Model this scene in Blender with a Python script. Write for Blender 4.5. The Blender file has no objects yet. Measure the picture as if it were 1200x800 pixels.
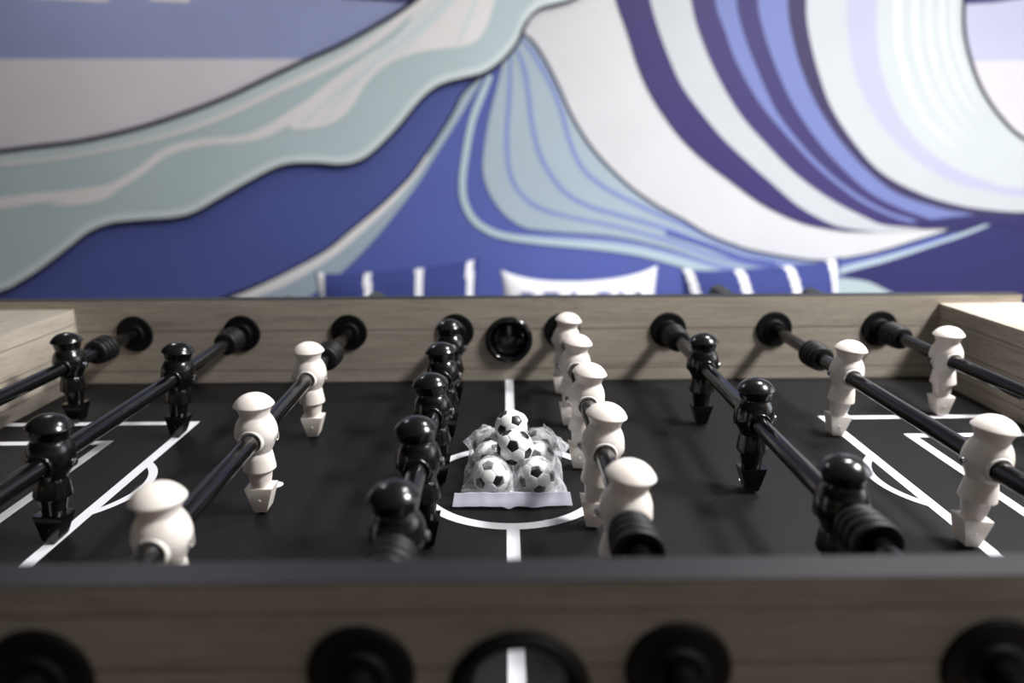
import bpy, bmesh, math, random
from mathutils import Vector, Matrix, noise
from mathutils.geometry import tessellate_polygon
random.seed(7)
PI = math.pi
C = bpy.context.scene.collection
sc = bpy.context.scene
Z0 = 0.745            # height of the playfield above the floor
W = 0.686             # playfield width
T = 0.0193            # side panel thickness
H = 0.120             # side panel height above the playfield
RZ = 0.0721           # rod height above the playfield
YN = -W               # near inner face
YO = -W - T           # near outer face
S = 0.15              # rod spacing

# ------------------------------------------------------------------ materials
def srgb(c):
    return tuple((v/255/12.92 if v/255 <= .04045 else ((v/255+.055)/1.055)**2.4) for v in c)

def mat(name, col, rough=.5, metal=0, spec=.5, noise_amt=0, noise_scale=40, bump=0, bump_scale=200, coat=0, coat_rough=.05, sss=0):
    m = bpy.data.materials.new(name); m.use_nodes = True
    nt = m.node_tree; b = nt.nodes['Principled BSDF']
    c = srgb(col)
    b.inputs['Base Color'].default_value = (*c, 1)
    b.inputs['Roughness'].default_value = rough
    b.inputs['Metallic'].default_value = metal
    b.inputs['Specular IOR Level'].default_value = spec
    if coat:
        b.inputs['Coat Weight'].default_value = coat; b.inputs['Coat Roughness'].default_value = coat_rough
    if sss:
        b.inputs['Subsurface Weight'].default_value = sss
        b.inputs['Subsurface Radius'].default_value = (.006, .004, .003)
        b.inputs['Subsurface Scale'].default_value = 1
    tc = nt.nodes.new('ShaderNodeTexCoord')
    n = nt.nodes.new('ShaderNodeTexNoise'); n.inputs['Scale'].default_value = noise_scale; n.inputs['Detail'].default_value = 5
    nt.links.new(tc.outputs['Object'], n.inputs['Vector'])
    mr = nt.nodes.new('ShaderNodeMapRange')
    mr.inputs['To Min'].default_value = 1-noise_amt; mr.inputs['To Max'].default_value = 1+noise_amt
    mr.inputs['From Min'].default_value = .3; mr.inputs['From Max'].default_value = .7
    nt.links.new(n.outputs['Fac'], mr.inputs['Value'])
    mx = nt.nodes.new('ShaderNodeVectorMath'); mx.operation = 'SCALE'; mx.inputs[0].default_value = c
    nt.links.new(mr.outputs[0], mx.inputs['Scale']); nt.links.new(mx.outputs[0], b.inputs['Base Color'])
    if bump:
        n2 = nt.nodes.new('ShaderNodeTexNoise'); n2.inputs['Scale'].default_value = bump_scale; n2.inputs['Detail'].default_value = 3
        nt.links.new(tc.outputs['Object'], n2.inputs['Vector'])
        bp = nt.nodes.new('ShaderNodeBump'); bp.inputs['Strength'].default_value = bump; bp.inputs['Distance'].default_value = .001
        nt.links.new(n2.outputs['Fac'], bp.inputs['Height']); nt.links.new(bp.outputs[0], b.inputs['Normal'])
    return m

def wood_mat(name, axis, lines, light=(186, 177, 164), dark=(128, 120, 109)):
    """weathered oak laminate, grain along `axis`, board joints at object heights `lines`"""
    m = bpy.data.materials.new(name); m.use_nodes = True
    nt = m.node_tree; L = nt.links; b = nt.nodes['Principled BSDF']
    b.inputs['Roughness'].default_value = .55; b.inputs['Specular IOR Level'].default_value = .35
    tc = nt.nodes.new('ShaderNodeTexCoord')
    def nz(sc_long, sc_cross, detail, dist=0.0):
        mp = nt.nodes.new('ShaderNodeMapping')
        s = [sc_cross]*3; s[axis] = sc_long
        mp.inputs['Scale'].default_value = s
        L.new(tc.outputs['Object'], mp.inputs['Vector'])
        n = nt.nodes.new('ShaderNodeTexNoise'); n.inputs['Scale'].default_value = 1; n.inputs['Detail'].default_value = detail
        n.inputs['Roughness'].default_value = .65; n.inputs['Distortion'].default_value = dist
        L.new(mp.outputs[0], n.inputs['Vector']); return n.outputs['Fac']
    fine = nz(9, 420, 5); broad = nz(6, 60, 5, 1.4); patch = nz(2.2, 9, 3); fleck = nz(70, 320, 2)
    def math_(op, a, b_):
        n = nt.nodes.new('ShaderNodeMath'); n.operation = op
        for i, v in enumerate((a, b_)):
            if isinstance(v, (int, float)): n.inputs[i].default_value = v
            else: L.new(v, n.inputs[i])
        return n.outputs[0]
    v = math_('ADD', math_('MULTIPLY', fine, .40), math_('MULTIPLY', broad, .38))
    v = math_('ADD', v, math_('MULTIPLY', patch, .3))
    v = math_('ADD', v, math_('MULTIPLY', fleck, .16))
    cr = nt.nodes.new('ShaderNodeValToRGB')
    e = cr.color_ramp.elements
    e[0].position = .44; e[0].color = (*srgb(dark), 1); e[1].position = .76; e[1].color = (*srgb(light), 1)
    mid = cr.color_ramp.elements.new(.58); mid.color = (*srgb(tuple((a*.42+b_*.58) for a, b_ in zip(dark, light))), 1)
    L.new(v, cr.inputs[0])
    sep = nt.nodes.new('ShaderNodeSeparateXYZ'); L.new(tc.outputs['Object'], sep.inputs[0])
    fac = None
    for z, w in lines:
        d = math_('ABSOLUTE', math_('SUBTRACT', sep.outputs['Z'], z), 0)
        k = math_('LESS_THAN', d, w)
        fac = k if fac is None else math_('MAXIMUM', fac, k)
    out = cr.outputs[0]
    if fac is not None:
        mx = nt.nodes.new('ShaderNodeMix'); mx.data_type = 'RGBA'
        L.new(math_('MULTIPLY', fac, .72), mx.inputs[0]); L.new(out, mx.inputs[6]); mx.inputs[7].default_value = (*srgb((44, 38, 32)), 1)
        out = mx.outputs[2]
    L.new(out, b.inputs['Base Color'])
    bp = nt.nodes.new('ShaderNodeBump'); bp.inputs['Strength'].default_value = .25; bp.inputs['Distance'].default_value = .0006
    L.new(fine, bp.inputs['Height']); L.new(bp.outputs[0], b.inputs['Normal'])
    return m

M = {}
PL = [(.0175, .0006), (.0752, .0007), (-.04, .0006), (-.1, .0006)]
M['wood_side'] = wood_mat('oak_laminate_long', 0, PL)
M['wood_near'] = wood_mat('oak_laminate_near', 0, PL + [(.1045, .0006)], (178, 168, 155), (118, 109, 98))  # same laminate as the far panel, near-side shade darkened into its colour
M['wood_end'] = wood_mat('oak_laminate_short', 1, [(.018, .0006), (.052, .0007), (.0875, .0007)])
M['edge_black'] = mat('black_edge_band', (29, 29, 33), .45, spec=.32, bump=.1)
M['turf'] = mat('black_playfield', (17, 17, 19), .5, spec=.2, noise_amt=.4, noise_scale=900, bump=.35, bump_scale=1400)
M['line'] = mat('white_line_paint', (226, 226, 232), .45, noise_amt=.02)
M['rubber'] = mat('black_rubber', (11, 11, 12), .5, spec=.3, noise_amt=.1)
M['bush'] = mat('black_bushing_plastic', (7, 7, 8), .6, spec=.2, noise_amt=.1)
M['rod'] = mat('black_coated_steel', (10, 10, 11), .16, spec=.5)
M['black_man'] = mat('black_moulded_plastic', (10, 9, 9), .2, spec=.55, noise_amt=.08, bump=.03, bump_scale=120)
M['white_man'] = mat('ivory_moulded_plastic', (238, 230, 223), .33, spec=.5, sss=.15, noise_amt=.015)
M['chrome'] = mat('zinc_screw', (200, 200, 205), .2, metal=1)
M['cup'] = mat('glossy_black_cup', (8, 8, 10), .12, spec=.6)
M['handle'] = mat('handle_rubber', (40, 42, 42), .6)
M['cap'] = mat('rod_end_cap', (12, 12, 12), .5)
M['leather'] = mat('bench_cloth', (58, 66, 112), .8, noise_amt=.08, noise_scale=500)
M['bench_wood'] = mat('bench_oak', (140, 125, 105), .55, noise_amt=.1)
M['ball_white'] = mat('ball_white', (236, 236, 236), .32, spec=.5, noise_amt=.01)
M['ball_black'] = mat('ball_black', (22, 22, 25), .35)
M['seam'] = mat('ball_seam', (216, 216, 218), .5)
M['navy'] = mat('navy_cotton', (52, 63, 128), .85, noise_amt=.08, noise_scale=600, bump=.3, bump_scale=900)
M['navy_dark'] = mat('navy_cotton_dark', (38, 44, 84), .85, noise_amt=.08, noise_scale=600)
M['white_cloth'] = mat('white_cotton', (240, 240, 244), .85, noise_amt=.02, noise_scale=600, bump=.3, bump_scale=900)
M['letter'] = mat('letter_blue', (96, 104, 160), .8)
M['wall'] = mat('wall_paint', (205, 203, 202), .8, noise_amt=.02, noise_scale=6)
M['ceiling'] = mat('ceiling_paint', (214, 214, 212), .85, noise_amt=.01)
M['floor'] = None
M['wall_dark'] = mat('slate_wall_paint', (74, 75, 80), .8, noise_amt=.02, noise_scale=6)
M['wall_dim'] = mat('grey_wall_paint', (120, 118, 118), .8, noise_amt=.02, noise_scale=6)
M['white_trim'] = mat('white_trim', (230, 230, 228), .5)

def floor_mat():
    m = bpy.data.materials.new('floor_planks'); m.use_nodes = True
    nt = m.node_tree; L = nt.links; b = nt.nodes['Principled BSDF']; b.inputs['Roughness'].default_value = .4
    tc = nt.nodes.new('ShaderNodeTexCoord')
    br = nt.nodes.new('ShaderNodeTexBrick'); br.inputs['Scale'].default_value = 1
    br.inputs['Brick Width'].default_value = 1.2; br.inputs['Row Height'].default_value = .18; br.inputs['Mortar Size'].default_value = .002
    br.inputs['Color1'].default_value = (*srgb((120, 108, 95)), 1); br.inputs['Color2'].default_value = (*srgb((104, 94, 83)), 1)
    br.inputs['Mortar'].default_value = (*srgb((50, 44, 38)), 1)
    L.new(tc.outputs['Object'], br.inputs['Vector']); L.new(br.outputs['Color'], b.inputs['Base Color'])
    return m
M['floor'] = floor_mat()

def film_mat():
    m = bpy.data.materials.new('clear_plastic_film'); m.use_nodes = True
    nt = m.node_tree; L = nt.links; b = nt.nodes['Principled BSDF']
    b.inputs['Base Color'].default_value = (.95, .95, 1, 1); b.inputs['Roughness'].default_value = .16
    b.inputs['Specular IOR Level'].default_value = .7
    lw = nt.nodes.new('ShaderNodeLayerWeight'); lw.inputs['Blend'].default_value = .35
    tc = nt.nodes.new('ShaderNodeTexCoord'); n = nt.nodes.new('ShaderNodeTexNoise')
    n.inputs['Scale'].default_value = 75; n.inputs['Detail'].default_value = 2; n.inputs['Distortion'].default_value = 1.5
    L.new(tc.outputs['Object'], n.inputs['Vector'])
    mr = nt.nodes.new('ShaderNodeMapRange'); mr.inputs['From Min'].default_value = .35; mr.inputs['From Max'].default_value = .75
    mr.inputs['To Min'].default_value = .06; mr.inputs['To Max'].default_value = .30
    L.new(n.outputs['Fac'], mr.inputs['Value'])
    ma = nt.nodes.new('ShaderNodeMath'); ma.operation = 'MULTIPLY_ADD'; ma.inputs[1].default_value = .42
    L.new(lw.outputs['Facing'], ma.inputs[0]); L.new(mr.outputs[0], ma.inputs[2])
    L.new(ma.outputs[0], b.inputs['Alpha'])
    bp = nt.nodes.new('ShaderNodeBump'); bp.inputs['Strength'].default_value = .35; bp.inputs['Distance'].default_value = .002
    L.new(n.outputs['Fac'], bp.inputs['Height']); L.new(bp.outputs[0], b.inputs['Normal'])
    return m
M['film'] = film_mat()
M['zip'] = mat('zip_strip_plastic', (188, 188, 204), .35, noise_amt=.03)
M['zip'].node_tree.nodes['Principled BSDF'].inputs['Alpha'].default_value = .72

# ------------------------------------------------------------------ helpers
def mesh_obj(name, bm, mats, loc=(0, 0, 0), parent=None, smooth=False, ploc=(0, 0, 0)):
    me = bpy.data.meshes.new(name); bm.normal_update(); bm.to_mesh(me); bm.free()
    o = bpy.data.objects.new(name, me); C.objects.link(o)
    for m in (mats if isinstance(mats, (list, tuple)) else [mats]): me.materials.append(m)
    if smooth:
        for p in me.polygons: p.use_smooth = True
        if smooth == 'auto':
            me.set_sharp_from_angle(angle=math.radians(38))
    o.location = Vector(loc) - Vector(ploc)
    if parent: o.parent = parent
    return o

def empty(name, loc, label, cat, group=None):
    o = bpy.data.objects.new(name, None); C.objects.link(o); o.location = loc; o.empty_display_size = .05
    tag(o, label, cat, group); return o

def tag(o, label=None, cat=None, group=None, kind=None):
    if label: o['label'] = label
    if cat: o['category'] = cat
    if group: o['group'] = group
    if kind: o['kind'] = kind
    return o

def box(bm, x0, x1, y0, y1, z0, z1, mi=0, bevel=0):
    r = bmesh.ops.create_cube(bm, size=1)
    vs = r['verts']
    for v in vs:
        v.co = Vector(((x0+x1)/2+v.co.x*(x1-x0), (y0+y1)/2+v.co.y*(y1-y0), (z0+z1)/2+v.co.z*(z1-z0)))
    fs = {f for v in vs for f in v.link_faces}
    for f in fs: f.material_index = mi
    if bevel:
        es = list({e for v in vs for e in v.link_edges})
        bmesh.ops.bevel(bm, geom=es, offset=bevel, segments=2, affect='EDGES', profile=.5)
    return fs

def lathe(bm, prof, n=48, axis='Z', mi=0, center=(0, 0, 0), mod=None, closed=False):
    """prof: (h, r) along the axis; mod(h, ang) -> radius factor"""
    rings = []
    cx, cy, cz = center
    for h, r in prof:
        ring = []
        if r < 1e-6:
            p = {'Z': (0, 0, h), 'Y': (0, h, 0), 'X': (h, 0, 0)}[axis]
            ring = [bm.verts.new((p[0]+cx, p[1]+cy, p[2]+cz))]
        else:
            for i in range(n):
                a = 2*PI*i/n; rr = r*(mod(h, a) if mod else 1)
                u, v = rr*math.cos(a), rr*math.sin(a)
                p = {'Z': (u, v, h), 'Y': (u, h, v), 'X': (h, u, v)}[axis]
                ring.append(bm.verts.new((p[0]+cx, p[1]+cy, p[2]+cz)))
        rings.append(ring)
    pairs = list(zip(rings, rings[1:]))
    if closed: pairs.append((rings[-1], rings[0]))
    fs = []
    for A, B in pairs:
        if len(A) == 1 and len(B) == 1: continue
        for i in range(n):
            j = (i+1) % n
            if len(A) == 1: f = (A[0], B[i], B[j])
            elif len(B) == 1: f = (A[i], A[j], B[0])
            else: f = (A[i], A[j], B[j], B[i])
            f = bm.faces.new(f); f.material_index = mi; fs.append(f)
    bmesh.ops.recalc_face_normals(bm, faces=fs)
    return fs

def smooth_prof(pts, sub=4):
    out = []
    for i in range(len(pts)-1):
        p0 = pts[max(i-1, 0)]; p1 = pts[i]; p2 = pts[i+1]; p3 = pts[min(i+2, len(pts)-1)]
        for k in range(sub):
            t = k/sub
            out.append(tuple(.5*((2*b)+(-a+c)*t+(2*a-5*b+4*c-d)*t*t+(-a+3*b-3*c+d)*t**3) for a, b, c, d in zip(p0, p1, p2, p3)))
    out.append(pts[-1]); return out

def copy_tree(o, parent=None):
    c = o.copy(); C.objects.link(c); c.parent = parent
    for ch in list(o.children): copy_tree(ch, c)
    return c

def boolean_cut(o, cutter_bm):
    me = bpy.data.meshes.new('cut'); cutter_bm.normal_update(); cutter_bm.to_mesh(me); cutter_bm.free()
    c = bpy.data.objects.new('cut', me); C.objects.link(c); c.location = o.location
    if o.parent: c.parent = o.parent
    md = o.modifiers.new('b', 'BOOLEAN'); md.operation = 'DIFFERENCE'; md.object = c; md.solver = 'EXACT'
    dg = bpy.context.evaluated_depsgraph_get(); dg.update()
    new = bpy.data.meshes.new_from_object(o.evaluated_get(dg)); o.modifiers.clear()
    old = o.data; o.data = new; new.name = old.name
    bpy.data.objects.remove(c); bpy.data.meshes.remove(me); bpy.data.meshes.remove(old)

# ------------------------------------------------------------------ camera
f_px, pitch, yaw, roll = 855.0, .24395, -.00987, -.0053
cam_pos = Vector((-.00572, -1.00205, .30651+Z0))
cy_, sy_, cp_, sp_, cr_, sr_ = math.cos(yaw), math.sin(yaw), math.cos(pitch), math.sin(pitch), math.cos(roll), math.sin(roll)
fwd = Vector((-sy_*cp_, cy_*cp_, -sp_)); rt = Vector((cy_, sy_, 0)); up = rt.cross(fwd)
rt2 = rt*cr_+up*sr_; up2 = up*cr_-rt*sr_
cd = bpy.data.cameras.new('camera'); cam = bpy.data.objects.new('camera', cd); C.objects.link(cam)
cam.matrix_world = Matrix(((rt2.x, up2.x, -fwd.x, cam_pos.x), (rt2.y, up2.y, -fwd.y, cam_pos.y), (rt2.z, up2.z, -fwd.z, cam_pos.z), (0, 0, 0, 1)))
cd.sensor_fit = 'HORIZONTAL'; cd.sensor_width = 36; cd.lens = f_px/1200*36; cd.clip_start = .02
cd.dof.use_dof = True; cd.dof.focus_distance = .69; cd.dof.aperture_fstop = 2.7; cd.dof.aperture_blades = 0
sc.camera = cam

# ------------------------------------------------------------------ room
YB = 1.62; XL, XR, YF, CH = -2.7, 2.7, -2.4, 2.45
def struct(name, bm, m, loc=(0, 0, 0), parent=None, smooth=False):
    o = mesh_obj(name, bm, m, loc, parent, smooth)
    if not parent: o['kind'] = 'structure'
    return o
b = bmesh.new(); box(b, XL-.1, XR+.1, YF-.1, YB+.1, -.1, 0); struct('floor', b, M['floor'])
b = bmesh.new(); box(b, XL-.1, XR+.1, YF-.1, YB+.1, CH, CH+.1); struct('ceiling', b, M['ceiling'])
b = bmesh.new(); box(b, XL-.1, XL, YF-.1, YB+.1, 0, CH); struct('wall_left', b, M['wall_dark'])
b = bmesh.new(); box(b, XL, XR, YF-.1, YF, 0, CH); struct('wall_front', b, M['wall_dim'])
b = bmesh.new(); box(b, XR, XR+.1, YF-.1, YB+.1, 0, CH); struct('wall_right', b, M['wall'])
b = bmesh.new(); box(b, XL, XR, YB, YB+.1, 0, CH); wall_back = struct('wall_back', b, M['wall'])
for nm, (x0, x1, y0, y1) in {'baseboard_back': (XL, XR, YB-.015, YB), 'baseboard_left': (XL, XL+.015, YF, YB-.015), 'baseboard_right': (XR-.015, XR, YF, YB-.015)}.items():
    b = bmesh.new(); box(b, x0, x1, y0, y1, 0, .1, bevel=.003); struct(nm, b, M['white_trim'])

# ------------------------------------------------------------------ wave mural on the back wall
def wall_pt(px, py, k):
    d = fwd*f_px+rt2*(px-600)-up2*(py-400)
    yy = YB-.0015-k*.0003
    t = (yy-cam_pos.y)/d.y
    return cam_pos+d*t

def cr(pts, sub=6):
    return smooth_prof([(float(a), float(b_)) for a, b_ in pts], sub)

mural_mats = []; mural_idx = {}
def pm(col):
    if col not in mural_idx:
        mural_idx[col] = len(mural_mats); mural_mats.append(mat('mural_paint', col, .55, spec=.3, noise_amt=.025, noise_scale=5))
    return mural_idx[col]
mb = bmesh.new(); layer = [0]
def poly(pts, col):
    layer[0] += 1
    P = [wall_pt(x, y, layer[0]) for x, y in pts]
    tri = tessellate_polygon([[Vector((x, y, 0)) for x, y in pts]])
    vs = [mb.verts.new(p) for p in P]
    for t in tri:
        try:
            f = mb.faces.new([vs[i] for i in t]); f.material_index = pm(col)
            f.normal_update()
            if f.normal.y > 0: f.normal_flip()
        except ValueError: pass
def area(left, right, col):
    """region between two curves running the same way"""
    a = cr(left); b_ = cr(right)
    poly(a+b_[::-1], col)
def stroke(pts, w, col):
    """ribbon along a curve, w a number or one width per control point"""
    layer[0] += 1
    ws = w if isinstance(w, (list, tuple)) else [w]*len(pts)
    c = smooth_prof([(float(x), float(y), float(v)) for (x, y), v in zip(pts, ws)], 6)
    L_, R_ = [], []
    for i, (x, y, v) in enumerate(c):
        a = c[max(i-1, 0)]; d = c[min(i+1, len(c)-1)]
        tx, ty = d[0]-a[0], d[1]-a[1]; n = math.hypot(tx, ty) or 1
        nx, ny = -ty/n*v/2, tx/n*v/2
        L_.append(mb.verts.new(wall_pt(x+nx, y+ny, layer[0]))); R_.append(mb.verts.new(wall_pt(x-nx, y-ny, layer[0])))
    for i in range(len(c)-1):
        f = mb.faces.new((L_[i], L_[i+1], R_[i+1], R_[i])); f.material_index = pm(col); f.normal_update()
        if f.normal.y > 0: f.normal_flip()

SKY = (164, 173, 216); PALE = (236, 231, 238); BLUE = (94, 107, 180); DBLUE = (88, 99, 166)
SEA = (198, 216, 220); SEAL = (226, 238, 241); WHT = (246, 244, 244); BLK = (34, 32, 52); PUR = (68, 60, 112)
FAN = (178, 194, 206); FLN = (140, 156, 208); MINT = (202, 206, 211); B1 = (122, 133, 190)
LIL = (190, 193, 218); MNT2 = (204, 211, 214); CREST = (221, 222, 226)
poly([(-260, -220), (1460, -220), (1460, 700), (-260, 700)], BLUE)                     # ground colour of the sea
poly([(-260, -220), (760, -220), (760, 69), (-260, 69)], SKY)
poly([(-260, 69), (430, 69), (300, 150), (180, 195), (-260, 250)], PALE)
poly([(-60, -40), (120, -40), (128, 1), (116, 2), (-60, -8)], WHT)
poly([(150, -40), (225, -40), (222, 3), (176, 1)], WHT)
poly([(380, -40), (560, -40), (520, 4), (470, 3), (400, -2)], PUR)
C1 = [(-260, 192), (-100, 186), (0, 177), (40, 172), (90, 166), (150, 153), (200, 138), (260, 116), (310, 93), (355, 72), (400, 52), (440, 30), (480, 5), (530, -40), (600, -120)]
C2 = [(-260, 400), (-100, 375), (0, 343), (25, 331), (50, 315), (80, 292), (105, 273), (130, 263), (165, 259), (205, 256), (230, 249), (260, 232), (290, 215), (318, 200), (340, 193), (370, 192), (400, 194), (422, 189), (440, 177), (465, 152), (490, 122), (507, 106), (522, 98), (545, 92), (565, 87), (582, 77), (597, 63), (608, 48), (614, 33), (622, 20), (634, 10), (652, 5), (672, -1), (700, -20), (740, -70)]
# sea left of the arm, lower left
C3 = [(563, 90), (548, 103), (540, 113), (530, 133), (515, 157), (498, 182), (480, 207), (450, 237), (415, 266), (380, 294), (330, 321), (290, 339), (255, 352), (180, 380), (60, 410)]
poly(cr([(-260, 400), (-100, 375), (0, 343), (105, 273), (205, 256), (340, 193), (400, 194), (465, 152), (520, 98), (563, 88)]) + cr(C3) + [(60, 700), (-260, 700)], DBLUE)
# pale strip falling to the left
area(C3, [(566, 92), (558, 105), (549, 120), (534, 145), (513, 178), (489, 216), (459, 256), (429, 291), (398, 321), (366, 345), (335, 365), (260, 400), (150, 430)], FAN)
area([(500, 181), (480, 207), (450, 237), (415, 266), (380, 294), (330, 321), (290, 339), (255, 352), (180, 380)],
     [(503, 182), (486, 208), (459, 240), (426, 271), (390, 301), (341, 331), (303, 347), (272, 360), (200, 388)], WHT)
stroke(C3, [3, 3, 3, 3, 3, 3, 3, 3, 3, 3, 3, 4, 5, 5, 5], BLK)
# big white crest face
C4 = [(610, 38), (624, 48), (640, 72), (655, 102), (670, 135), (690, 168), (714, 196), (740, 220), (770, 241), (800, 257), (830, 275), (860, 287), (883, 294), (933, 303), (967, 305), (1000, 301), (1033, 294), (1083, 279), (1117, 268), (1150, 256)]
poly([(560, -220), (596, 30), (612, 38)]+cr(C4)[1:]+[(1460, 262), (1460, -220)], CREST)
# teal fan of lines
FE = [(606, 48), (598, 56), (590, 72), (583, 100), (573, 140), (567, 178), (566, 200), (571, 220), (582, 240), (597, 256), (617, 267), (650, 271), (720, 277), (780, 290), (830, 305), (880, 319), (940, 330)]
poly(cr(FE)+[(960, 312)]+cr(C4[:15])[::-1], FAN)
stroke([(598, 58), (597, 110), (594, 150), (595, 190), (602, 215), (615, 232), (635, 245), (670, 255), (720, 265), (780, 281), (840, 301), (900, 314)], [3, 6, 6, 6, 6, 6, 6, 5, 5, 5, 5, 4], FLN)
stroke([(601, 53), (610, 68), (615, 85), (619, 110), (623, 143), (631, 177), (644, 203), (664, 227), (694, 243), (733, 254), (783, 269), (830, 287), (880, 304), (930, 312)], [3, 5, 6, 6, 6, 6, 6, 6, 6, 6, 6, 5, 4, 3], FLN)
stroke([(608, 44), (622, 58), (634, 78), (647, 102), (659, 134), (668, 167), (684, 199), (711, 221), (750, 241), (800, 263), (850, 286), (900, 303), (950, 310)], [3, 5, 6, 6, 6, 6, 6, 6, 6, 6, 6, 5, 3], FLN)
stroke([(780, 272), (830, 288), (870, 303), (910, 311)], 7, BLUE)
stroke([(600, 275), (660, 279), (730, 285), (790, 298), (850, 314), (900, 325)], [2, 5, 6, 7, 7, 8], FLN)
stroke([(575, 88), (567, 106), (554, 140), (546, 180), (542, 214), (545, 238), (556, 258), (575, 271), (600, 278), (640, 283), (700, 288), (750, 295), (800, 308), (840, 320), (880, 332), (930, 345)], [6, 8, 8, 8, 8, 8, 8, 8, 8, 8, 9, 10, 10, 10, 10, 10], (194, 214, 222))
poly([(955, 309), (992, 306), (1067, 290), (1143, 267), (1460, 268), (1460, 700), (960, 700)], (62, 64, 130))
poly(cr([(1460, 255), (1147, 262), (1100, 282), (1050, 300), (992, 318), (1010, 335), (1047, 346), (1120, 362)])+[(1200, 700), (1460, 700)], (50, 50, 104))
area([(955, 309), (1000, 303), (1050, 293), (1090, 282), (1120, 272)], [(960, 315), (1000, 309), (1050, 299), (1090, 288), (1125, 276)], BLUE)
area([(965, 318), (992, 311), (1040, 299), (1090, 285), (1120, 275), (1168, 258)], [(965, 330), (992, 319), (1040, 306), (1100, 286), (1130, 276), (1172, 259)], (186, 204, 216))
poly(cr([(980, 325), (1017, 330), (1047, 344), (1080, 356)])+[(1080, 420), (940, 420), (940, 340)], (186, 203, 206))
stroke(C4, [2, 3, 3, 3, 3, 3, 3, 3, 3, 3, 3, 3, 3, 3, 2, 2, 2, 2, 2, 1], (60, 66, 96))
# swirl bands to the right
D1L = [(672, -200), (700, -80), (722, 0), (735, 37), (745, 70), (757, 100), (775, 131), (800, 164), (830, 192), (860, 215), (890, 237), (920, 253), (950, 264), (990, 271)]
D1R = [(722, -200), (745, -80), (762, 0), (772, 35), (785, 70), (800, 102), (825, 136), (850, 165), (880, 193), (905, 215), (930, 237), (955, 253), (985, 266), (1030, 272)]
D2L = [(790, -200), (800, -80), (810, 0), (820, 40), (840, 87), (867, 133), (900, 171), (933, 204), (973, 233), (1017, 256), (1040, 264), (1090, 268)]
D2R = [(825, -200), (830, -80), (838, 0), (850, 37), (863, 73), (890, 120), (923, 160), (957, 196), (987, 221), (1013, 239), (1050, 256), (1090, 266)]
B1R = [(865, -200), (862, -80), (863, 0), (872, 40), (887, 80), (910, 130), (940, 170), (973, 203), (1007, 229), (1040, 247), (1067, 256), (1092, 265)]
D3R = [(890, -200), (887, -80), (888, 0), (895, 37), (910, 80), (930, 123), (960, 167), (987, 197), (1020, 226), (1057, 245), (1083, 254), (1100, 262)]
B2R = [(930, -200), (925, -80), (923, 0), (928, 40), (940, 83), (960, 127), (987, 167), (1017, 200), (1053, 227), (1100, 243), (1130, 249), (1172, 253)]
D4R = [(950, -200), (946, -80), (945, 0), (947, 33), (957, 77), (973, 123), (1000, 166), (1033, 202), (1077, 226), (1117, 239), (1160, 246), (1210, 248), (1330, 240), (1460, 215)]
LAR = [(1000, -200), (992, -80), (992, 0), (995, 50), (1007, 100), (1033, 147), (1073, 187), (1117, 213), (1155, 223), (1200, 230), (1330, 222), (1460, 190)]
LLR = [(1030, -200), (1027, -80), (1027, 0), (1030, 67), (1047, 123), (1073, 162), (1110, 192), (1150, 210), (1200, 220), (1330, 210), (1460, 170)]
C5 = [(1150, -220), (1135, -80), (1130, 0), (1131, 40), (1140, 77), (1153, 108), (1173, 137), (1200, 162), (1260, 190), (1340, 200), (1460, 180)]
area(D1R, D2L, MINT)
area(D1L, D1R, (62, 54, 110))
area(D2L, D2R, (66, 58, 112))
area(D2R, B1R, B1)
area(B1R, D3R, (66, 59, 112))
area(D3R, B2R, B1)
poly(cr([(1060, 262), (1100, 256), (1140, 252), (1200, 250), (1330, 243), (1460, 218)])+[(1460, 290), (1150, 262), (1120, 267), (1080, 268)], (52, 50, 102))
area(B2R+[(1330, 246), (1460, 220)], D4R, (62, 56, 94))
area(D4R, LAR, MINT)
area(LAR, LLR, LIL)
area(LLR, C5, MNT2)
for off, w in ((1052, 9), (1072, 7), (1088, 5), (1103, 5), (1116, 4)):
    k = (off-1027)/103
    pts = [(a[0]+(c[0]-a[0])*k, a[1]+(c[1]-a[1])*k) for a, c in zip(
        [(1027, -80), (1027, 0), (1030, 67), (1047, 123), (1073, 162), (1110, 192)], [(1135, -80), (1130, 0), (1131, 40), (1140, 77), (1153, 108), (1173, 137)])]
    stroke(pts, [w, w, w, w*.9, w*.5, .3], (221, 225, 227))
poly(cr(C5)+[(1460, -220)], (216, 213, 221))
poly([(1128, -220), (1128, 6), (1131, 40), (1139, 72), (1200, 70), (1460, 66), (1460, -220)], (190, 192, 216))
poly([(1128, -60), (1129, 5), (1165, 3), (1200, -2), (1200, -60)], PUR)
stroke(C5, 4, BLK)
# crest arm
poly(cr(C1)+[(740, -200)]+cr(C2)[::-1], SEA)
poly(cr([(-260, 205), (-100, 197), (0, 191), (60, 184), (130, 172), (200, 156), (260, 136), (330, 104), (400, 72), (470, 28), (530, -20)])+cr(C1)[::-1], (214, 228, 230))
def up_off(pts, d): return [(x-d*.35, y-d) for x, y in pts]
stroke(up_off(C2, 6), 9, SEAL)
stroke([(-260, 262), (-100, 248), (0, 238), (45, 232), (90, 228), (130, 220), (165, 200), (195, 178), (235, 167), (280, 163), (310, 155), (345, 135), (375, 118), (405, 98)], [16, 16, 14, 12, 13, 11, 10, 10, 9, 9, 12, 15, 18, 22], WHT)
stroke([(60, 240), (90, 237), (118, 232), (135, 225)], [2, 7, 6, 2], WHT)
stroke([(0, 193), (60, 187), (130, 175), (200, 158), (260, 137), (330, 104), (400, 70), (450, 38), (490, 2), (520, -30)], [4, 4, 4, 5, 6, 7, 9, 10, 10, 10], WHT)
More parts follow.
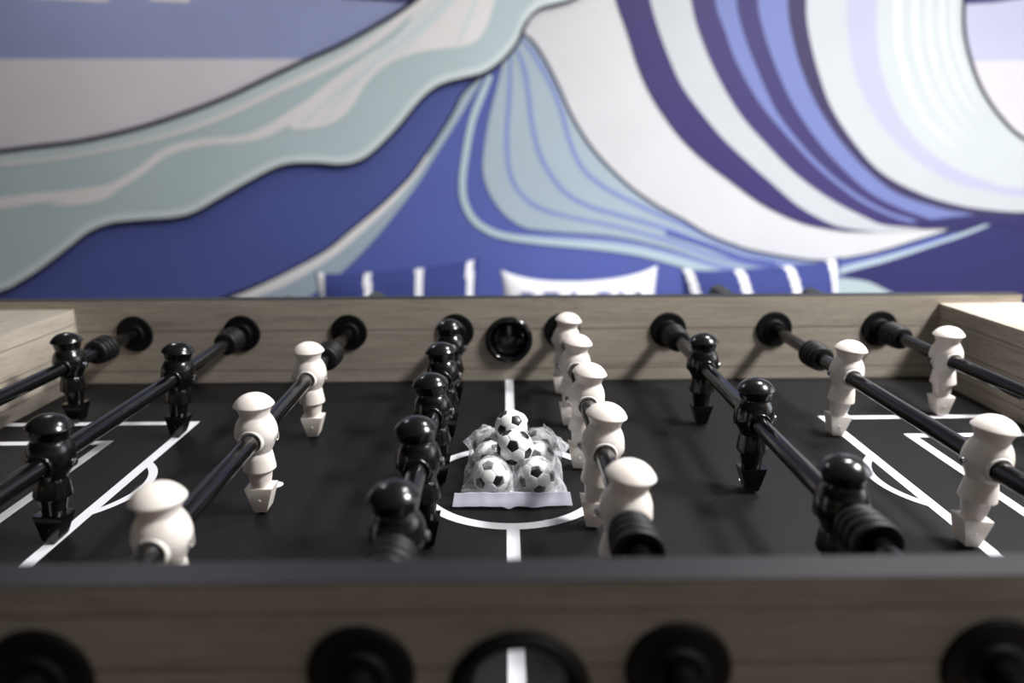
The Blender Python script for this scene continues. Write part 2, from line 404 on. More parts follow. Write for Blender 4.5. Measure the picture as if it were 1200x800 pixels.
poly(cr([(340, 152), (372, 150), (398, 140), (415, 122), (428, 100), (445, 82), (465, 70), (490, 62), (520, 57), (545, 54), (562, 44), (573, 25), (580, 0), (592, -40), (600, -100)])+cr([(560, -100), (500, -10), (470, 36), (420, 72), (380, 100), (345, 132)]), WHT)
for pts, w in (([(352, 148), (385, 118), (425, 85), (470, 48), (520, 2), (550, -40)], [2, 4, 5, 5, 5, 5]),
               ([(380, 142), (402, 112), (440, 76), (485, 40), (530, -5)], [2, 3, 3, 3, 3]),
               ([(465, 66), (490, 42), (520, 12), (545, -20)], [2, 4, 4, 4]),
               ([(535, 52), (543, 35), (552, 15), (562, -10)], [3, 4, 4, 4]),
               ([(415, 82), (455, 52), (500, 10), (525, -20)], [2, 3, 4, 4])):
    stroke(pts, w, SEAL)
stroke(C1, 5, BLK)
stroke(C2, [4]*29+[3]*6, BLK)
mural = mesh_obj('wave_mural', mb, mural_mats, parent=wall_back)
mural['label'] = 'painted mural of a blue, seafoam and white wave'

# ------------------------------------------------------------------ table
TC = Vector((0, -W/2, 0))
table = empty('foosball_table', TC, 'grey oak foosball table with black playfield and white pitch lines', 'foosball table')
def tpart(name, bm, m, smooth=False, parent=None):
    return mesh_obj(name, bm, m, (0, 0, Z0), parent or table, smooth, TC if parent is None else Vector((0, 0, Z0)))
XI, XO = .605, .722
RX = [(i-3.5)*S for i in range(8)]
def side_panel(y0, y1, m, inner_low):
    bm = bmesh.new(); box(bm, -XO, XO, y0, y1, -.16, H-.0008, 0)
    o = tpart('side_panel', bm, [m, M['edge_black']])
    cut = bmesh.new()
    for x in RX: lathe(cut, [(y0-.02, 0), (y0-.02, .0105), (y1+.02, .0105), (y1+.02, 0)], 32, 'Y', center=(x, 0, RZ))
    boolean_cut(o, cut)
    cut = bmesh.new()
    lathe(cut, [(y0-.02, 0), (y0-.02, .029), (y1+.02, .029), (y1+.02, 0)], 48, 'Y', center=(0, 0, .0595))
    boolean_cut(o, cut)
    bm = bmesh.new(); box(bm, -XO, XO, y0, y1, H-.0008, H, 0)
    e = tpart('edge_band', bm, M['edge_black'], parent=o); e['label'] = 'black edge band'
    return o
far_panel = side_panel(0, T, M['wood_side'], 0)
near_panel = side_panel(YO, YN, M['wood_near'], 0)
for s in (-1, 1):
    bm = bmesh.new(); box(bm, min(s*XI, s*XO), max(s*XI, s*XO), YN, 0, -.16, .108, 0)
    bm.verts.ensure_lookup_table()
    e = tpart('end_panel', bm, M['wood_end'])
    cut = bmesh.new(); box(cut, min(s*(XI-.02), s*(XO-.02)), max(s*(XI-.02), s*(XO-.02)), -W/2-.1, -W/2+.1, .0005, .078)
    boolean_cut(e, cut)
    bm = bmesh.new()
    bx0, bx1 = sorted((s*(XI-.0005), s*(XI+.003)))
bm = bmesh.new(); box(bm, -XI, XI, YN, 0, -.012, 0)
field = tpart('playfield', bm, M['turf'])
# pitch lines
lb = bmesh.new(); LZ = .0004; lw = .011; CYF = -W/2
def flat(pts):
    f = lb.faces.new([lb.verts.new((x, y, LZ)) for x, y in pts]); f.normal_update()
    if f.normal.z < 0: f.normal_flip()
def rect(x0, x1, y0, y1): flat([(x0, y0), (x1, y0), (x1, y1), (x0, y1)])
def arc(cx, cy, ro, a0, a1, n=64, w=lw):
    for i in range(n):
        a = a0+(a1-a0)*i/n; b_ = a0+(a1-a0)*(i+1)/n
        flat([(cx+ro*math.cos(a), cy+ro*math.sin(a)), (cx+ro*math.cos(b_), cy+ro*math.sin(b_)), (cx+(ro-w)*math.cos(b_), cy+(ro-w)*math.sin(b_)), (cx+(ro-w)*math.cos(a), cy+(ro-w)*math.sin(a))])
def mark(name):
    global lb
    bmesh.ops.remove_doubles(lb, verts=lb.verts[:], dist=1e-6)
    tpart(name, lb, M['line'], parent=field); lb = bmesh.new()
RO = .0935
rect(-lw/2, lw/2, YN, CYF-RO+lw); mark('halfway_line')
rect(-lw/2, lw/2, CYF+RO-lw, 0); mark('halfway_line')
LZ = .00043; arc(0, CYF, RO, 0, 2*PI, 128); mark('centre_circle')
for s in (-1, 1):
    for xe, ye, nm in ((.3765, .1618, 'penalty_box'), (.449, .2230, 'goal_box')):
        LZ = .0004
        a, b_, c = s*xe, s*(xe+lw), s*XI
        y0, y1 = YN+ye, -ye
        flat([(a, y0), (b_, y0+lw), (b_, y1-lw), (a, y1)])
        flat([(a, y1), (b_, y1-lw), (c, y1-lw), (c, y1)])
        flat([(a, y0), (b_, y0+lw), (c, y0+lw), (c, y0)]); mark(nm)
    # the D
    Rr, sag = .083, .0235; cx = .3765-sag+Rr; hw = math.acos((Rr-sag-.002)/Rr)
    LZ = .00046
    arc(s*cx, CYF, Rr, (PI-hw) if s > 0 else -hw, (PI+hw) if s > 0 else hw, 48, .0085); mark('penalty_arc')
    n = 28; flat([(s*.2305+.0075*math.cos(2*PI*i/n), CYF+.0075*math.sin(2*PI*i/n)) for i in range(n)]); mark('penalty_spot')
# bushings: a flat black disc either side with a short collar
def bushing(x, y, sgn, parent):
    bm = bmesh.new()
    R0 = .0256
    prof = smooth_prof([(0, .0095), (.0048, .0095), (.0052, .0105), (.0050, .0125), (.0032, .0138), (.0026, .0165), (.0028, .022), (.0022, .0248), (0, R0)], 3)
    lathe(bm, [(y+sgn*h, r) for h, r in prof], 56, 'Y', center=(x, 0, RZ))
    lathe(bm, [(y+sgn*h, r) for h, r in ((.0052, .0086), (.0052, .0098), (-T/2, .0098), (-T/2, .0086))], 40, 'Y', center=(x, 0, RZ), closed=True)
    return tpart('rod_bushing', bm, M['bush'], 'auto')
for x in RX:
    bushing(x, 0, -1, table); bushing(x, T, 1, table); bushing(x, YN, 1, table); bushing(x, YO, -1, table)
# ball-serving cups in the middle of both sides
def cup(y, sgn, bowl, ro=.0335, ri=.0262):
    bm = bmesh.new()
    prof = smooth_prof([(0, ro), (.003, ro-.0005), (.0052, ro-.003), (.0055, ro-.0055), (.0035, ro-.0070), (-.002, ri+.0005), (-T/2, ri)], 4)
    lathe(bm, [(y+sgn*h, r) for h, r in prof], 64, 'Y', center=(0, 0, .0595))
    if bowl:
        pr = smooth_prof([(-.0005, .0266), (-.007, .0245), (-.012, .0195), (-.0155, .011), (-.0165, 0)], 5)
        lathe(bm, [(y+sgn*h, max(r, 0)) for h, r in pr[:-1]]+[(y+sgn*-.0165, 0)], 64, 'Y', center=(0, 0, .0595), mi=0)
    return tpart('serving_cup' if bowl else 'serving_ring', bm, M['cup'] if bowl else M['bush'], True)
cup(0, -1, True); cup(YN, 1, False, .0335, .0225); cup(YO, -1, False, .0342, .0225)
# cabinet underside and legs
bm = bmesh.new(); box(bm, -XI, XI, YN, 0, -.16, -.148); tpart('cabinet_bottom', bm, M['edge_black'])
for sx in (-1, 1):
    for sy in (0, 1):
        bm = bmesh.new()
        cx = sx*(XO-.075); cy = YN+.055 if sy else -.055
        fs = box(bm, cx-.045, cx+.045, cy-.045, cy+.045, -Z0+.02, -.16, bevel=.004)
        for v in bm.verts:
            if v.co.z < -.4: v.co.x = cx+(v.co.x-cx)*.8; v.co.y = cy+(v.co.y-cy)*.8
        lg = tpart('leg', bm, M['wood_side'])
        bm = bmesh.new(); lathe(bm, [(-Z0, 0), (-Z0, .028), (-Z0+.02, .024), (-Z0+.02, 0)], 24, 'Z', center=(cx, cy, 0))
        tpart('leveller', bm, M['rubber'], 'auto', parent=lg)

# ------------------------------------------------------------------ players and rods
def man_mesh(black):
    bm = bmesh.new(); mm = .001
    head = smooth_prof([(39.2, 0), (38.9, 4), (37.8, 8), (35.8, 11.6), (33.1, 14.6), (30.2, 16.8), (29.0, 17.4)], 4)
    under = [(29.0, 17.4), (28.5, 17.3), (28.1, 16.4), (27.7, 15.4)]
    neck = smooth_prof([(27.7, 15.4), (25.5, 14.5), (22.5, 13.4), (20.0, 12.9), (18.6, 13.2), (16, 14.8), (11.5, 16.9), (6, 18.1), (1, 18.1), (-4, 16.7), (-9, 14.2), (-13, 12.2), (-14.5, 11.8)], 4)
    if black:
        neck = [(27.7, 15.4), (27.0, 15.0), (23.5, 14.3), (20.8, 13.7)]+smooth_prof([(20.2, 12.9), (18.4, 13.3), (16, 14.8), (11.5, 16.9), (6, 18.1), (1, 18.1), (-4, 16.7), (-9, 14.2), (-13, 12.2), (-14.5, 11.8)], 4)
    def mod(h, a):
        return 1
    lathe(bm, [(h*mm, r*mm) for h, r in head[:-1]+under[:-1]+neck], 48)
    pl = (lambda h, a: 1+.022*math.sin(12*a)) if black else None
    skirt = [(-14.0, 11.4), (-14.6, 12.0), (-20, 13.0), (-28.5, 14.2), (-30.4, 14.3), (-31.0, 13.7), (-31.0, 8)]
    lathe(bm, [(h*mm, r*mm) for h, r in skirt], 72, mod=(lambda h, a: 1+(.02*math.sin(12*a) if h < -.0145 and h > -.0308 else 0)) if black else None)
    shin = [(-30.5, 11.2), (-35, 10.6), (-43, 9.3), (-47, 8.6), (-49.0, 8.3)]
    lathe(bm, [(h*mm, r*mm) for h, r in shin], 40, mod=(lambda h, a: 1+.0*h))
    # boss around the rod, front and back
    for s in (-1, 1):
        pr = [(10, 11.4), (14.5, 10.9), (16.6, 10.6), (17.6, 10.2), (18.0, 9.6), (17.8, 9.1), (16.8, 8.9), (14.0, 8.8)]
        lathe(bm, [(s*h*mm, r*mm) for h, r in pr], 40, 'Y')
    # rings that take the cross-bolt, one each side
    for s in (-1, 1):
        pr = [(15, 4.7), (17.9, 4.4), (18.3, 4.0), (18.3, 3.6), (17.2, 3.3)]
        lathe(bm, [(s*h*mm, r*mm) for h, r in pr], 24, 'X')
    # foot: inverted wedge with hollowed kicking faces
    def ring(z, hx, hy, dz=0):
        return [bm.verts.new((x*mm, y*mm, (z+(dz if x*1.0 != 0 else 0))*mm)) for x, y in ((-hx, -hy), (hx, -hy), (hx, hy), (-hx, hy))]
    A = ring(-47.0, 12.2, 9.4); A2 = ring(-48.8, 11.7, 9.7); B = ring(-68.5, 6.0, 8.6); B2 = ring(-70, 5.0, 7.8)
    fs = []
    for P, Q in ((A, A2), (A2, B), (B, B2)):
        for i in range(4): fs.append(bm.faces.new((P[i], P[(i+1) % 4], Q[(i+1) % 4], Q[i])))
    fs.append(bm.faces.new(B2)); 
    c = bm.verts.new((0, 0, -49.0*mm))
    for i in range(4): fs.append(bm.faces.new((A[i], A[(i+1) % 4], c)))
    bmesh.ops.recalc_face_normals(bm, faces=fs)
    for s in (-1, 1):   # moulding nub on the front and back of the foot
        lathe(bm, [(s*.0075, .0014), (s*.0098, .0012), (s*.0101, 0)], 12, 'Y', center=(0, 0, -.0585))
    return bm

def make_data(name, bm, mats, smooth='auto'):
    o = mesh_obj(name, bm, mats, smooth=smooth); me = o.data; bpy.data.objects.remove(o); return me
ME = {'black': make_data('player_black', man_mesh(True), M['black_man']), 'white': make_data('player_white', man_mesh(False), M['white_man'])}
# screw head (pan head with cross recess) pointing +X
bm = bmesh.new()
lathe(bm, [(.0168, .0030), (.0188, .0033), (.0198, .0029), (.0204, .0018), (.0206, 0)], 24, 'X')
for a in (0, PI/2):
    fs = box(bm, .0199, .02075, -.0020, .0020, -.0004, .0004, 1)
    if a:
        vs = {v for f in fs for v in f.verts}
        bmesh.ops.rotate(bm, verts=list(vs), cent=(0, 0, 0), matrix=Matrix.Rotation(a, 3, 'X'))
ME['screw'] = make_data('screw', bm, [M['chrome'], M['bush']])
bm = bmesh.new(); lathe(bm, [(.0162, .0034), (.0181, .0034), (.0181, .0018), (.0162, .0016)], 6, 'X')
ME['nut'] = make_data('nut', bm, M['handle'])
# ribbed rubber bumper, centred, along Y
bp_prof = [(-.0125, .0082), (-.0135, .0095), (-.0155, .0125), (-.0165, .0148), (-.0162, .0160), (-.0150, .0167), (-.0110, .0167), (-.0098, .0160), (-.0092, .0148), (-.0078, .0146),
           (-.0070, .0158), (-.0055, .0166), (-.0025, .0166), (-.0012, .0158), (-.0006, .0146), (.0008, .0145), (.0014, .0155), (.0028, .0163), (.0055, .0163), (.0068, .0155), (.0074, .0144), (.0088, .0142), (.0094, .0150), (.0108, .0156), (.0140, .0152), (.0155, .0140), (.0165, .0118), (.0165, .0082)]
bm = bmesh.new(); lathe(bm, bp_prof, 48, 'Y', closed=True)
ME['bumper'] = make_data('bumper', bm, M['rubber'])
# octagonal grip, along +Y from 0
bm = bmesh.new()
lathe(bm, [(0, .0085), (0, .0125), (.006, .0150), (.02, .0172), (.06, .0160), (.10, .0176), (.113, .0176), (.118, .0150), (.118, 0)], 8, 'Y')
ME['handle'] = make_data('handle', bm, M['handle'])
bm = bmesh.new(); lathe(bm, [(0, .0082), (0, .0105), (.004, .0112), (.012, .0112), (.016, .009), (.017, 0)], 32, 'Y')
ME['cap'] = make_data('cap', bm, M['cap'])

def child(name, data, parent, loc=(0, 0, 0), rotz=0, label=None):
    o = bpy.data.objects.new(name, data); C.objects.link(o); o.parent = parent; o.location = loc; o.rotation_euler = (0, 0, rotz)
    if label: o['label'] = label
    return o

# colour, men, bumpers, far end, lean (deg, + = feet to the left), yaw nudge (m at the near end), label
RODS = [
 ('black', [-.158, -.343, -.528], [-.089, -.600], .20, 0, 'black goalkeeper rod nearest the left end, its far black player close to the back panel'),
 ('black', [-.208, -.446], [-.050, -.600], .235, 6, 'second rod from the left, black, with two black players over the left penalty box'),
 ('white', [-.213, -.396, -.578], [-.128, -.640], .24, 0, 'third rod from the left, carrying three ivory players'),
 ('black', [-.099, -.219, -.339, -.459, -.578], [-.614], .215, -4, 'midfield rod of five black players left of the bag of balls'),
 ('white', [-.063, -.185, -.3075, -.430, -.549], [-.587], .20, 6, 'midfield rod of five ivory players right of the bag of balls'),
 ('black', [-.184, -.364, -.544], [-.050, -.581], .238, -1, 'third rod from the right, carrying three black players'),
 ('white', [-.224, -.468], [-.145, -.610], .285, 5, 'second rod from the right, with two ivory players over the right penalty box'),
 ('white', [-.160, -.345, -.530], [-.045, -.600], .25, -1, 'ivory goalkeeper rod nearest the right end panel'),
]
for i, (colr, men, bumps, yfar, lean, label) in enumerate(RODS):
    root = empty('foosball_rod', (RX[i], 0, Z0+RZ), label, 'foosball rod', 'foosball rods across the table')
    root.rotation_euler = (0, math.radians(lean), 0)
    blk = colr == 'black'
    y0, y1 = -.96 if blk else -.90, yfar
    if blk: y0, y1 = -.93, yfar-.006
    else: y0, y1 = -.93, yfar-.03
    bm = bmesh.new(); lathe(bm, [(y0, 0), (y0, .0079), (y1, .0079), (y1, 0)], 40, 'Y')
    mesh_obj('rod_tube', bm, M['rod'], parent=root, smooth='auto')
    for y in men:
        p = child('player', ME[colr], root, (0, y, 0), label=('black' if blk else 'ivory')+' moulded player')
        s = 1 if blk else -1
        child('screw', ME['screw'], p, (0, 0, 0), 0 if s > 0 else PI)
        child('nut', ME['nut'], p, (0, 0, 0), PI if s > 0 else 0)
    for y in bumps: child('bumper', ME['bumper'], root, (0, y, 0), 0 if y < -.4 else PI)
    if blk:
        child('end_cap', ME['cap'], root, (0, yfar-.017, 0))
        child('handle', ME['handle'], root, (0, -.835, 0), PI)
    else:
        child('handle', ME['handle'], root, (0, yfar-.118, 0))
        child('end_cap', ME['cap'], root, (0, -.918, 0), PI)

# ------------------------------------------------------------------ small soccer balls
PHI = (1+5**.5)/2
ICO = [Vector(v).normalized() for v in [(0, s1, s2*PHI) for s1 in (-1, 1) for s2 in (-1, 1)]+[(s1, s2*PHI, 0) for s1 in (-1, 1) for s2 in (-1, 1)]+[(s2*PHI, 0, s1) for s1 in (-1, 1) for s2 in (-1, 1)]]
def ball_mesh(R_):
    import itertools
    E = []
    nb = {i: [j for j in range(12) if j != i and ICO[i].dot(ICO[j]) > .4] for i in range(12)}
    raw = {}
    for i in range(12):
        for j in nb[i]: raw[(i, j)] = (ICO[i]*2+ICO[j])/3
    faces = []
    def order(keys, c):
        c = c.normalized(); u = (raw[keys[0]]-c*raw[keys[0]].dot(c)).normalized(); v = c.cross(u)
        return sorted(keys, key=lambda k: math.atan2(raw[k].dot(v), raw[k].dot(u)))
    for i in range(12): faces.append((order([(i, j) for j in nb[i]], ICO[i]), 1))
    for a, b_, c in itertools.combinations(range(12), 3):
        if b_ in nb[a] and c in nb[a] and c in nb[b_]:
            faces.append((order([(a, b_), (b_, a), (b_, c), (c, b_), (a, c), (c, a)], ICO[a]+ICO[b_]+ICO[c]), 0))
    bm = bmesh.new()
    for keys, mi in faces:
        P = [raw[k] for k in keys]; c = sum(P, Vector())/len(P); n = len(P)
        ringfac = (.0, .34, .66, .965)
        rings = []
        sub = 4
        for rf in ringfac[1:]+(1.0,):
            ring = []
            for i in range(n):
                for k in range(sub):
                    p = P[i].lerp(P[(i+1) % n], k/sub); q = c.lerp(p, rf).normalized()
                    rad = R_*(.994 if rf == 1.0 else 1.0)
                    ring.append(bm.verts.new(q*rad))
            rings.append(ring)
        cv = bm.verts.new(c.normalized()*R_)
        N = n*sub
        for i in range(N):
            f = bm.faces.new((cv, rings[0][i], rings[0][(i+1) % N])); f.material_index = mi
        for a, (r0, r1) in enumerate(zip(rings, rings[1:])):
            for i in range(N):
                f = bm.faces.new((r0[i], r1[i], r1[(i+1) % N], r0[(i+1) % N]))
                f.material_index = (2 if mi == 0 else 1) if a == len(rings)-2 else mi
    bmesh.ops.recalc_face_normals(bm, faces=bm.faces[:])
    return bm
BR = .0176
ball_me = make_data('soccer_ball', ball_mesh(BR), [M['ball_white'], M['ball_black'], M['seam']], True)
nb0 = [j for j in range(12) if j != 0 and ICO[0].dot(ICO[j]) > .4][0]
def frame(a, b_):
    x = a.normalized(); z = x.cross(b_).normalized(); y = z.cross(x)
    return Matrix((x, y, z)).transposed()
def view_dir(dx, dy, pos):
    """direction on the ball seen at offset (dx right, dy down) in radii"""
    t = (cam_pos-pos).normalized(); r = (rt2-t*rt2.dot(t)).normalized(); u = t.cross(r)
    k = max(0, 1-dx*dx-dy*dy)**.5
    return (r*dx-u*dy+t*k).normalized()
BALLS = [
 ((.0029, -.3490, .0398), (-.11, -.06), (.60, -.70), 'soccer ball on top of the bag, the nearer of the two loose ones'),
 ((.0008, -.3055, .0440), (.26, -.38), (-.55, .17), 'soccer ball on top of the bag, the farther and higher one, half hidden behind another'),
 ((-.0194, -.3690, BR+.0012), (-.2, -.60), (.40, .25), 'soccer ball in the front left corner of the clear bag'),
 ((.0231, -.3695, BR+.0012), (-.03, -.26), (-.85, .38), 'soccer ball in the front right corner of the clear bag'),
 ((-.0205, -.3310, BR+.0012), (.3, -.75), (-.5, .2), 'soccer ball in the middle left of the clear bag, behind the front left ball'),
 ((.0255, -.3312, BR+.0012), (-.1, -.25), (.6, -.5), 'soccer ball in the middle right of the clear bag, behind the front right ball'),
 ((-.0225, -.2935, BR+.0012), (-.1, -.2), (.6, .3), 'soccer ball in the back left corner of the clear bag'),
 ((.0275, -.2938, BR+.0012), (.45, -.1), (-.3, -.7), 'soccer ball in the back right corner of the clear bag'),
]
for pos, d0, d1, label in BALLS:
    o = bpy.data.objects.new('soccer_ball', ball_me); C.objects.link(o)
    w = Vector(pos)+Vector((0, 0, Z0)); o.location = w
    Rm = frame(view_dir(*d0, w), view_dir(*d1, w)) @ frame(ICO[0], ICO[nb0]).transposed()
    o.rotation_euler = Rm.to_euler()
    tag(o, label, 'ball', 'small soccer balls at the centre circle')

# ------------------------------------------------------------------ clear zip bag
bag = empty('zip_bag', (0, -.33, Z0), 'clear plastic zip bag holding soccer balls on the centre circle', 'bag')
inb = [Vector(p[0]) for p in BALLS[2:]]; topb = [Vector(p[0]) for p in BALLS[:2]]
def film_top(x, y, edge):
    z = .0018
    for c in inb:
        d = math.hypot(x-c.x, y-c.y); r = BR+.0009
        d0 = r*.86
        if d < d0: h = c.z+math.sqrt(r*r-d*d)
        else: h = c.z+math.sqrt(r*r-d0*d0)-(d-d0)*1.9
        z = max(z, h)
    return z
bm = bmesh.new(); NU, NV = 150, 190
grid = []
yf, yb = -.3885, -.240
for j in range(NV+1):
    v = j/NV; row = []
    for i in range(NU+1):
        u = i/NU*2-1
        xl = -.0525+.010*math.sin(min(v*1.35, 1)*PI/2)+.0035*math.sin(v*9+1)*v - .011*math.exp(-((v-.88)/.17)**2)
        xr = .0525-.003*math.sin(min(v*1.6, 1)*PI/2)+.0030*math.sin(v*8+2.2)*v + .012*math.exp(-((v-.86)/.18)**2)
        x = xl+(xr-xl)*(u+1)/2
        y = yf+(yb-yf)*v+.006*math.sin(u*4+1)*v*v-.010*(1-abs(u))*v**6
        e = min(1-abs(u), 1.0)
        z = film_top(x, y, e)
        # film lifts and crinkles between the balls and towards the back corners
        side = max(0, abs(x-.002)-.020)
        if abs(u) > .5: z = max(z, (.0335-.95*max(0, side-.013)+.0012*math.sin(x*600+y*300))*math.exp(-((v-.79)/(.13 if v < .79 else .17))**2))
        cr_n = noise.fractal(Vector((x*130, y*95, 3.1)), 1.0, 2.1, 4)
        rid = 1-abs(noise.noise(Vector((x*85+y*40, y*60-x*30, 7.7))))*2.2
        free = min(1, max(0, z-.0018)*200+.35)
        z += (abs(cr_n)*.0010+max(0, rid)*.0009)*free
        for c in topb:
            d = math.hypot(x-c.x, y-c.y)
            if d < BR: z = min(z, c.z-math.sqrt((BR+.0004)**2-d*d)-.0001)
        lowest = .0016
        for c in inb:
            d = math.hypot(x-c.x, y-c.y)
            if d < BR+.0004: lowest = max(lowest, c.z+math.sqrt((BR+.0004)**2-d*d))
        z = max(z, lowest) if not any(math.hypot(x-c.x, y-c.y) < BR*.5 for c in topb) else z
        if j == 0: z = .0108+.0005*math.sin(u*7)
        elif v < .05: z = z*(v/.05)+.0108*(1-v/.05)
        row.append(bm.verts.new((x, y+.33, z)))
    grid.append(row)
for j in range(NV):
    for i in range(NU): bm.faces.new((grid[j][i], grid[j][i+1], grid[j+1][i+1], grid[j+1][i]))
# underside film
low = []
for j in range(0, NV+1, 10):
    row = []
    for i in range(0, NU+1, 10):
        p = grid[j][i].co; edge = (j in (0, NV)) or (i in (0, NU))
        row.append(grid[j][i] if (edge and j) else bm.verts.new((p.x, p.y, .0008)))
    low.append(row)
for j in range(len(low)-1):
    for i in range(len(low[0])-1):
        bm.faces.new((low[j][i], low[j+1][i], low[j+1][i+1], low[j][i+1]))
film = mesh_obj('bag_film', bm, M['film'], parent=bag, smooth=True)
# zip strip: two pressed lips with a ridge, sagging forward
bm = bmesh.new(); n = 80; prof = [(.0006, .0110), (-.0004, .0122), (-.0018, .0120), (-.0030, .0104), (-.0060, .0074), (-.0095, .0040), (-.0100, .0032), (-.0094, .0028), (-.0055, .0062), (-.0010, .0102)]
rows = []
for i in range(n+1):
    u = i/n*2-1; x = u*.0525; wob = .0006*math.sin(u*9+.6)+.0004*math.sin(u*23)
    kink = .0016*math.exp(-((u+.06)/.07)**2)+.0010*math.exp(-((u-.35)/.12)**2)
    rows.append([bm.verts.new((x*(1+.035*min(1, -min(a, 0)/.01)), yf+.33+a*(1+.12*(1-abs(u)))-(kink if a < -.008 else 0), max(.0012, z_+wob*(.6 if a > -.005 else .3)-(kink*.9 if a < -.008 else 0)))) for a, z_ in prof])
for i in range(n):
    for k in range(len(prof)):
        l = (k+1) % len(prof); bm.faces.new((rows[i][k], rows[i+1][k], rows[i+1][l], rows[i][l]))
bm.faces.new(rows[0][::-1]); bm.faces.new(rows[-1]); bmesh.ops.recalc_face_normals(bm, faces=bm.faces[:])
zs = mesh_obj('zip_strip', bm, M['zip'], parent=bag, smooth='auto'); zs['label'] = 'milky zip seal strip'

# ------------------------------------------------------------------ bench and cushions behind the table
bench = empty('bench', (.05, 1.32, 0), 'low padded bench against the mural wall behind the table', 'bench')
bm = bmesh.new(); box(bm, -1.0, 1.35, -.26, .27, .305, .345, bevel=.004); mesh_obj('seat_board', bm, M['bench_wood'], parent=bench)
bm = bmesh.new(); box(bm, -1.0, 1.35, -.26, .27, .345, .402, bevel=.02); mesh_obj('seat_pad', bm, M['leather'], parent=bench, smooth='auto')
for x in (-.93, 1.28):
    for y in (-.2, .2):
        bm = bmesh.new(); box(bm, x-.025, x+.025, y-.025, y+.025, 0, .305, bevel=.003); mesh_obj('leg', bm, M['bench_wood'], parent=bench)

def pillow(name, label, cx, cy, wdt, hgt, thick, lean, mats, stripe, topf, zb=.46, rotz=0, roty=0):
    """topf(u) adds to the top edge; stripe(u, v) -> material index; returns object and surface function"""
    bm = bmesh.new(); NUU, NVV = 96, 64
    def P(u, v, side):
        e = max(0, (1-abs(u)**2.4))*max(0, (1-abs(v)**2.4))
        t = thick/2*e**.42
        pin = 1-.055*(1-u*u)*(abs(v)**3); pinx = 1-.045*(1-v*v)*(abs(u)**3)
        wr = .006*noise.noise(Vector((u*2.5+cx, v*2.5, side*2)))*(e**.3)
        x = u*wdt/2*pinx; z = v*hgt/2*pin+max(0, v)*topf(u)
        return Vector((x, side*(t+wr), z))
    gs = {}
    for side in (-1, 1):
        g = [[None]*(NUU+1) for _ in range(NVV+1)]
        for j in range(NVV+1):
            for i in range(NUU+1):
                if side == 1 and (i in (0, NUU) or j in (0, NVV)): g[j][i] = gs[-1][j][i]
                else:
                    u = i/NUU*2-1; v = j/NVV*2-1
                    g[j][i] = bm.verts.new(P(u, v, side if not (i in (0, NUU) or j in (0, NVV)) else 0))
        gs[side] = g
        for j in range(NVV):
            for i in range(NUU):
                q = (g[j][i], g[j][i+1], g[j+1][i+1], g[j+1][i])
                f = bm.faces.new(q if side < 0 else q[::-1])
                f.material_index = stripe((i+.5)/NUU*2-1, (j+.5)/NVV*2-1, side)
    o = mesh_obj(name, bm, mats, smooth=True)
    o.rotation_euler = (-lean, roty, rotz)
    o.location = (cx, cy, zb+hgt/2*math.cos(lean)-.012)
    tag(o, label, 'cushion')
    return o, P

def stripes(centres, w, slant):
    def f(u, v, side):
        return 1 if any(abs(u-(c+slant*(v if side < 0 else v))) < w for c in centres) else 0
    return f
cz = .46
cl, _ = pillow('cushion', 'navy cushion with white vertical stripes, left of the white lettered cushion', -.372, 1.45, .56, .285, .15, .18,
               [M['navy'], M['white_cloth']], stripes([-.90, -.31, .30, .92], .043, -.02), lambda u: .022*u+.012*abs(u)**6, zb=.427, rotz=.0)
cr_, _ = pillow('cushion', 'navy cushion with white vertical stripes, right of the white lettered cushion', .872, 1.45, .55, .285, .15, .18,
               [M['navy'], M['white_cloth']], stripes([-.83, -.21, .40, .95], .052, -.10), lambda u: .018*u+.012*abs(u)**6, zb=.427)
cm, PM = pillow('cushion', 'white lumbar cushion lettered in pale blue, between the two striped cushions', 0.248, 1.44, .535, .25, .14, .16,
               [M['white_cloth']], lambda u, v, s: 0, lambda u: .034*abs(u)**3.2+(.012*u if u > 0 else 0)-.006, zb=.427)
fc = bpy.data.curves.new('word', 'FONT'); fc.body = 'BEACH'; fc.size = .15; fc.align_x = 'CENTER'; fc.align_y = 'CENTER'; fc.resolution_u = 4
fc.space_character = 1.12; fc.offset = .003
fo = bpy.data.objects.new('word', fc); C.objects.link(fo)
dg = bpy.context.evaluated_depsgraph_get(); dg.update()
me = bpy.data.meshes.new_from_object(fo.evaluated_get(dg)); bpy.data.objects.remove(fo)
bm = bmesh.new(); bm.from_mesh(me); bpy.data.meshes.remove(me)
bmesh.ops.triangulate(bm, faces=bm.faces[:])
for _ in range(3):
    long = [e for e in bm.edges if e.calc_length() > .012]
    if long: bmesh.ops.subdivide_edges(bm, edges=long, cuts=1); bmesh.ops.triangulate(bm, faces=bm.faces[:])
sx_ = .40/max(.001, max(v.co.x for v in bm.verts)-min(v.co.x for v in bm.verts))
for v in bm.verts:
    x, z = v.co.x*sx_, v.co.y+.017
    p = PM(max(-.98, min(.98, x/.28)), max(-.98, min(.98, z/.125)), -1)
    v.co = Vector((x, p.y-.0025, z))
lt = mesh_obj('lettering', bm, M['letter'], parent=cm); lt['label'] = 'pale blue capital letters'

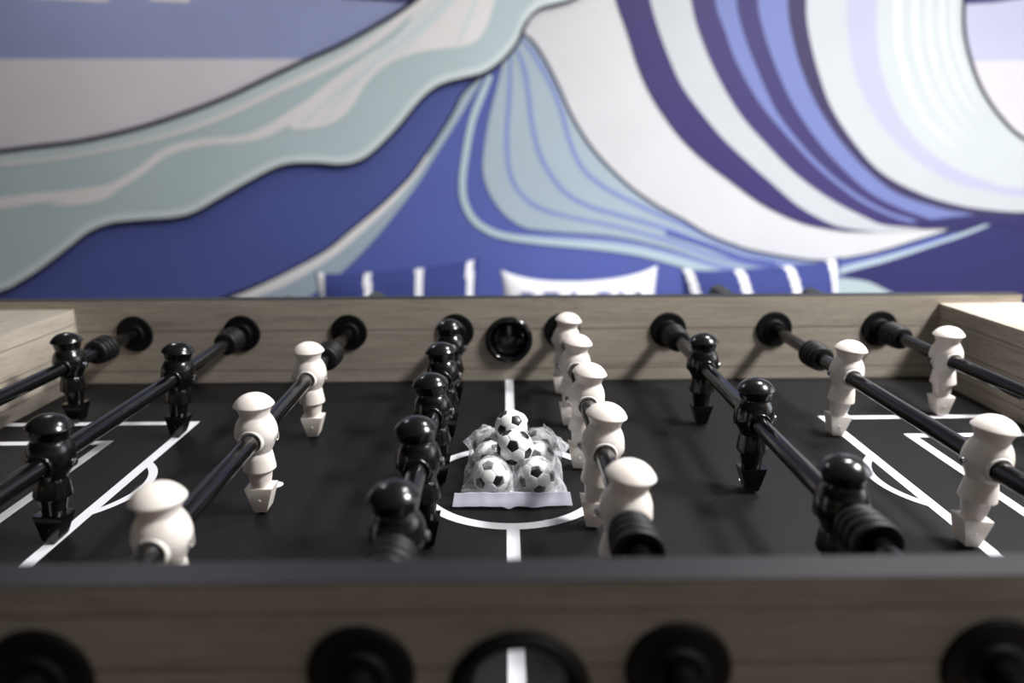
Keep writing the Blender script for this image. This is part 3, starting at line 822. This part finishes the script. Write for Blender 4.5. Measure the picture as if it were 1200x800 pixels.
# ------------------------------------------------------------------ ceiling lights
def downlight(x, y, power, label, size=.34, col=(1, .985, .965)):
    e = empty('ceiling_light', (x, y, CH), label, 'ceiling light', 'recessed ceiling lights')
    bm = bmesh.new(); lathe(bm, [(0, size/2+.03), (-.008, size/2+.027), (-.010, size/2+.015), (-.006, size/2+.003), (0, size/2+.001)], 40)
    mesh_obj('light_trim', bm, M['white_trim'], parent=e, smooth='auto')
    ld = bpy.data.lights.new('lamp', 'AREA'); ld.shape = 'DISK'; ld.size = size; ld.energy = power; ld.color = col; ld.spread = math.radians(165)
    lo = bpy.data.objects.new('lamp', ld); C.objects.link(lo); lo.parent = e; lo.location = (0, 0, -.013)
    return e
downlight(1.5, -.5, 56, 'recessed ceiling light above the right end of the table', .45)
downlight(.85, .25, 14, 'recessed ceiling light over the far side of the table, nearest the mural')
downlight(-1.25, 1.2, 3.0, 'added fill light, unseen, in front of the left part of the mural')  # invented fill lamp, added to brighten the left of the mural

# window in the right wall, daylight
win = bpy.data.objects.new('window_1', None); C.objects.link(win); win.location = (XR, .1, 1.5); win['kind'] = 'structure'
bm = bmesh.new()
for (y0, y1, z0, z1) in ((-.7, -.64, -.55, .55), (.64, .7, -.55, .55), (-.64, .64, .49, .55), (-.64, .64, -.55, -.49), (-.02, .02, -.49, .49)):
    box(bm, -.03, .0, y0, y1, z0, z1)
mesh_obj('window_frame', bm, M['white_trim'], parent=win)
gm = bpy.data.materials.new('daylit_glass'); gm.use_nodes = True
gb = gm.node_tree.nodes['Principled BSDF']; gb.inputs['Base Color'].default_value = (.7, .75, .8, 1); gb.inputs['Roughness'].default_value = .05
gb.inputs['Emission Color'].default_value = (.82, .9, 1, 1); gb.inputs['Emission Strength'].default_value = 1.6
bm = bmesh.new(); box(bm, -.012, -.004, -.64, .64, -.49, .49); mesh_obj('window_pane', bm, gm, parent=win)

w = bpy.data.worlds.new('world'); sc.world = w; w.use_nodes = True
w.node_tree.nodes['Background'].inputs[0].default_value = (.8, .88, 1, 1); w.node_tree.nodes['Background'].inputs[1].default_value = .3
sc.view_settings.view_transform = 'Standard'; sc.view_settings.look = 'None'; sc.view_settings.gamma = 1; sc.view_settings.use_curve_mapping = False
sc.view_settings.exposure = 0.82
sc.cycles.transparent_max_bounces = 16
sc.cycles.max_bounces = 8
